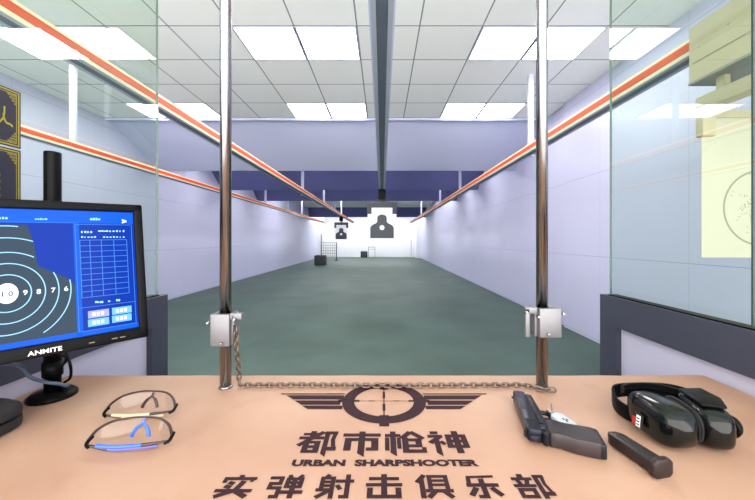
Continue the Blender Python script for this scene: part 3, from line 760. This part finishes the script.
# ---------------------------------------------------------------- ear defenders
t = thing('ear_defenders', 'folded glossy black electronic ear defenders at the right of counter', 'ear defenders', (.50, .60, CT))
def cup(P0, P1, wd, ht, name, m, bulge=.5, lift=0.0, tipw=.55, k2=2.6, tiph=.7):
    """shell lofted along its long axis P0 -> P1 (ground points)"""
    P0, P1 = Vector(P0), Vector(P1); ax = (P1-P0); sd = Vector((ax.y, -ax.x, 0)).normalized()
    rings = []
    for i in range(17):
        u = .5-.5*math.cos(PI*i/16); a = (1-abs(2*min(max(u, .004), .996)-1)**3.6)**.45
        w_ = wd*a*(tipw+(1-tipw)*u**.7); h_ = ht*a*(tiph+(1-tiph)*u**.6)
        c = P0+ax*u; rg = []
        for j in range(28):
            q = 2*PI*j/28; cs, sn = math.cos(q), math.sin(q)
            x = abs(cs)**(2/k2)*(1 if cs > 0 else -1); z = abs(sn)**(2/k2)*(1 if sn > 0 else -1)
            rg.append(c+sd*(x*w_/2)+Vector((0, 0, lift+ht*.5+z*h_/2)))
        rings.append(rg)
    return MB().loft(rings).obj(name, m, t, True)
cup((.463, .620, CT), (.467, .508, CT), .066, .066, 'ear_cup', M['black_gloss'], tipw=.74, tiph=.92, k2=3.4)
cup((.546, .612, CT), (.518, .506, CT), .052, .065, 'ear_cup', M['black_gloss'], tipw=.82, tiph=.95, k2=3.6)
cup((.500, .612, CT), (.492, .520, CT), .012, .054, 'cushion', M['black_soft'], lift=.003, tipw=.9, tiph=.9, k2=4)
cup((.512, .612, CT), (.498, .520, CT), .010, .056, 'cushion', M['black_soft'], lift=.003, tipw=.9, tiph=.9, k2=4)
# headband: flat strap looping from behind the cups around their left end
def strap(P, wd, th, name, m):
    P = catmull(P, 8); rings = []
    for i, p in enumerate(P):
        d = (P[min(i+1, len(P)-1)]-P[max(i-1, 0)]).normalized(); n_ = d.cross(Vector((0, 0, 1))).normalized(); u_ = n_.cross(d)
        rings.append([p+n_*a*th/2+u_*b*wd/2 for a, b in ((-1, -.8), (-.6, -1), (.6, -1), (1, -.8), (1, .8), (.6, 1), (-.6, 1), (-1, .8))])
    return MB().loft(rings, smooth=False).obj(name, m, t, True)
strap([(.450, .596, CT+.017), (.443, .610, CT+.018), (.441, .630, CT+.020), (.448, .650, CT+.024), (.465, .668, CT+.030), (.510, .662, CT+.036), (.555, .645, CT+.040), (.582, .615, CT+.036), (.583, .590, CT+.030)], .026, .005, 'headband', M['black'])
strap([(.446, .622, CT+.044), (.455, .634, CT+.052), (.480, .636, CT+.055), (.515, .630, CT+.056), (.548, .618, CT+.050)], .010, .005, 'headband_wire', M['black'])
MB().prism([(.521, .592), (.508, .535), (.540, .525), (.560, .555), (.563, .594)], -.0025, .0025, Matrix.Translation((0, 0, CT+.067)), .002).obj('hinge_cover', M['black'], t, True)
kx = Matrix.Translation((.568, .552, CT+.025)) @ Matrix.Scale(1.0, 4) @ Matrix.Rotation(PI/2, 4, 'Y')
MB().lathe([(.017, 0), (.018, .004), (.015, .010)], 0, 0, 20, kx).lathe([(.006, .010), (.006, .013)], 0, 0, 12, kx).obj('volume_knob', M['black'], t, True)
ex_ = on(646, 421, .030)
LB = Matrix.Translation((.4300, .566, CT+.028)) @ Matrix.Rotation(math.radians(-84), 4, 'Z') @ Matrix.Rotation(math.radians(84), 4, 'X')
MB().box(-.006, .010, -.011, .011, -.002, .003, .001, LB).obj('label_plate', M['black_soft'], t)
MB().box(.0015, .009, -.009, .009, .003, .0036, 0, LB).obj('white_label', M['white'], t)
MB().box(-.0055, .0, -.008, .004, .003, .0045, 0, LB).obj('red_button', M['red'], t)
lt = MB().text('ear', .0085, LB @ Matrix.Translation((.0085, -.0075, .0038)) @ Matrix.Rotation(PI/2, 4, 'Z')) if False else MB()
for k in range(3): bar(lt, .0025, -.007+k*.005, .008, -.0045+k*.005, lambda x, y: tuple(LB @ Vector((x, y, .0038))))
lt.obj('label_marks', M['black'], t, 'flat_print')

# ---------------------------------------------------------------- safety glasses
def glasses(hl, hr, br, temple_a, temple_b, nose_m, label, blob):
    """hl, hr hinge pixels; br = brow control pixels"""
    L_, R_ = on(*hl, .016), on(*hr, .016)
    mid = (L_+R_)/2; t = thing('safety_glasses', label, 'glasses', (mid.x, mid.y, CT), 'safety glasses on the counter')
    brow = catmull([L_]+[on(px, py, h) for px, py, h in br]+[R_], 7)
    n_ = len(brow)
    MB().tube(brow, [.0028-.0012*math.sin(PI*i/(n_-1)) for i in range(n_)], 8).obj('brow_frame', M['gl_dark'], t, True)
    # two lenses hanging from the brow
    for (a, b) in ((.04, .60), (.70, .97)):
        i0, i1 = int(a*n_), int(b*n_); rows_ = []
        for k in range(6):
            f = k/5; row = []
            for i in range(i0, i1):
                g_ = (i-i0)/max(1, i1-1-i0); dep = math.sin(PI*min(max(g_, .0), 1))**.5
                p = brow[i].copy(); hgt = p.z-CT-.001
                p.z -= hgt*f*dep; p.y -= .010*f*dep; row.append(p)
            rows_.append(row)
        mb = MB(); V = [[mb.b.verts.new(p) for p in r] for r in rows_]
        for k in range(5):
            for i in range(len(V[0])-1):
                fc = mb.b.faces.new((V[k][i], V[k][i+1], V[k+1][i+1], V[k+1][i])); fc.smooth = True
        o = mb.obj('lens', M['clear'], t); md = o.modifiers.new('s', 'SOLIDIFY'); md.thickness = .0012
    # hinges
    for p, s in ((L_, 1), (R_, -1)):
        MB().tube(catmull([p+Vector((.001*s, .006, .002)), p, p+Vector((.001*s, -.006, -.004)), p+Vector((.007*s, -.009, -.006))], 4), .0027, 8).obj('hinge', M['black'], t, True)
    # nose piece
    bi = on(*blob[0], blob[0][2] if len(blob[0]) > 2 else .03) if False else on(blob[0], blob[1], .032)
    ns = MB(); 
    for s in (-1, 1):
        ns.tube(catmull([bi, bi+Vector((0, -.003, -.005)), bi+Vector((s*.007, -.006, -.010)), bi+Vector((s*.012, -.009, -.017)), bi+Vector((s*.0145, -.011, -.024))], 4), [.0020]*8+[.0028]*9, 8)
    ns.obj('nose_piece', nose_m, t, True)
    # folded temples, one over the other
    def temple(p, q, mm, z0, bend):
        c = catmull([p+Vector((0, -.006, -.004)), p.lerp(q, .3)+Vector((0, -bend, z0)), p.lerp(q, .6)+Vector((0, -bend*1.1, z0)), p.lerp(q, .86)+Vector((0, -bend*.6, z0-.001))], 7)
        r_ = [.0018+.0010*min(1, i/8) for i in range(len(c))]
        k = len(c)//3
        MB().tube(c[:k+1], r_[:k+1], 8).obj('temple', M['gl_dark'], t, True)
        o = MB().tube(c[k:], r_[k:], 8).obj('temple_tip', mm, t, True)
    temple(L_, R_, temple_a, -.009, .012); temple(R_, L_, temple_b, -.004, .014)
    return t
glasses((89, 440), (172, 436), [(97, 430, .022), (112, 421.5, .028), (130, 418, .031), (146, 417, .032), (160, 418.5, .030), (169, 425, .024)],
        M['gl_purple'], M['gl_blue'], M['gl_blue'], 'clear safety glasses with blue temples, the nearer pair', (145, 418.5))
glasses((106, 410.5), (175.5, 407), [(112, 403, .022), (124, 395.5, .028), (140, 391.5, .031), (153, 391, .032), (166, 392.5, .030), (173, 398, .024)],
        M['gl_cream'], M['gl_cream'], M['gl_dark'], 'clear safety glasses with cream and dark temples, the farther pair', (153.5, 392.5))

# ---------------------------------------------------------------- black case at the lower left
t = thing('zipped_case', 'black rounded fabric case at the lower left counter edge', 'case', (-.70, .567, CT))
def case_ring(z, ins, n_=40):
    out = []
    for i in range(n_):
        q = 2*PI*i/n_; cs, sn = math.cos(q), math.sin(q)
        out.append(Vector((-.702+(.068-ins)*abs(cs)**.6*(1 if cs > 0 else -1), .567+(.047-ins)*abs(sn)**.6*(1 if sn > 0 else -1), CT+z)))
    return out
MB().loft([case_ring(z, i) for z, i in ((0, .006), (.004, .001), (.012, 0), (.019, .0005))]).obj('case_base', M['cloth'], t, True)
MB().loft([case_ring(z, i) for z, i in ((.024, .0005), (.032, .0), (.040, .003), (.047, .012), (.050, .03), (.051, .045))]).obj('case_lid', M['cloth'], t, True)
MB().loft([case_ring(z, i) for z, i in ((.018, .003), (.025, .003))]).obj('zip', M['black'], t, True)
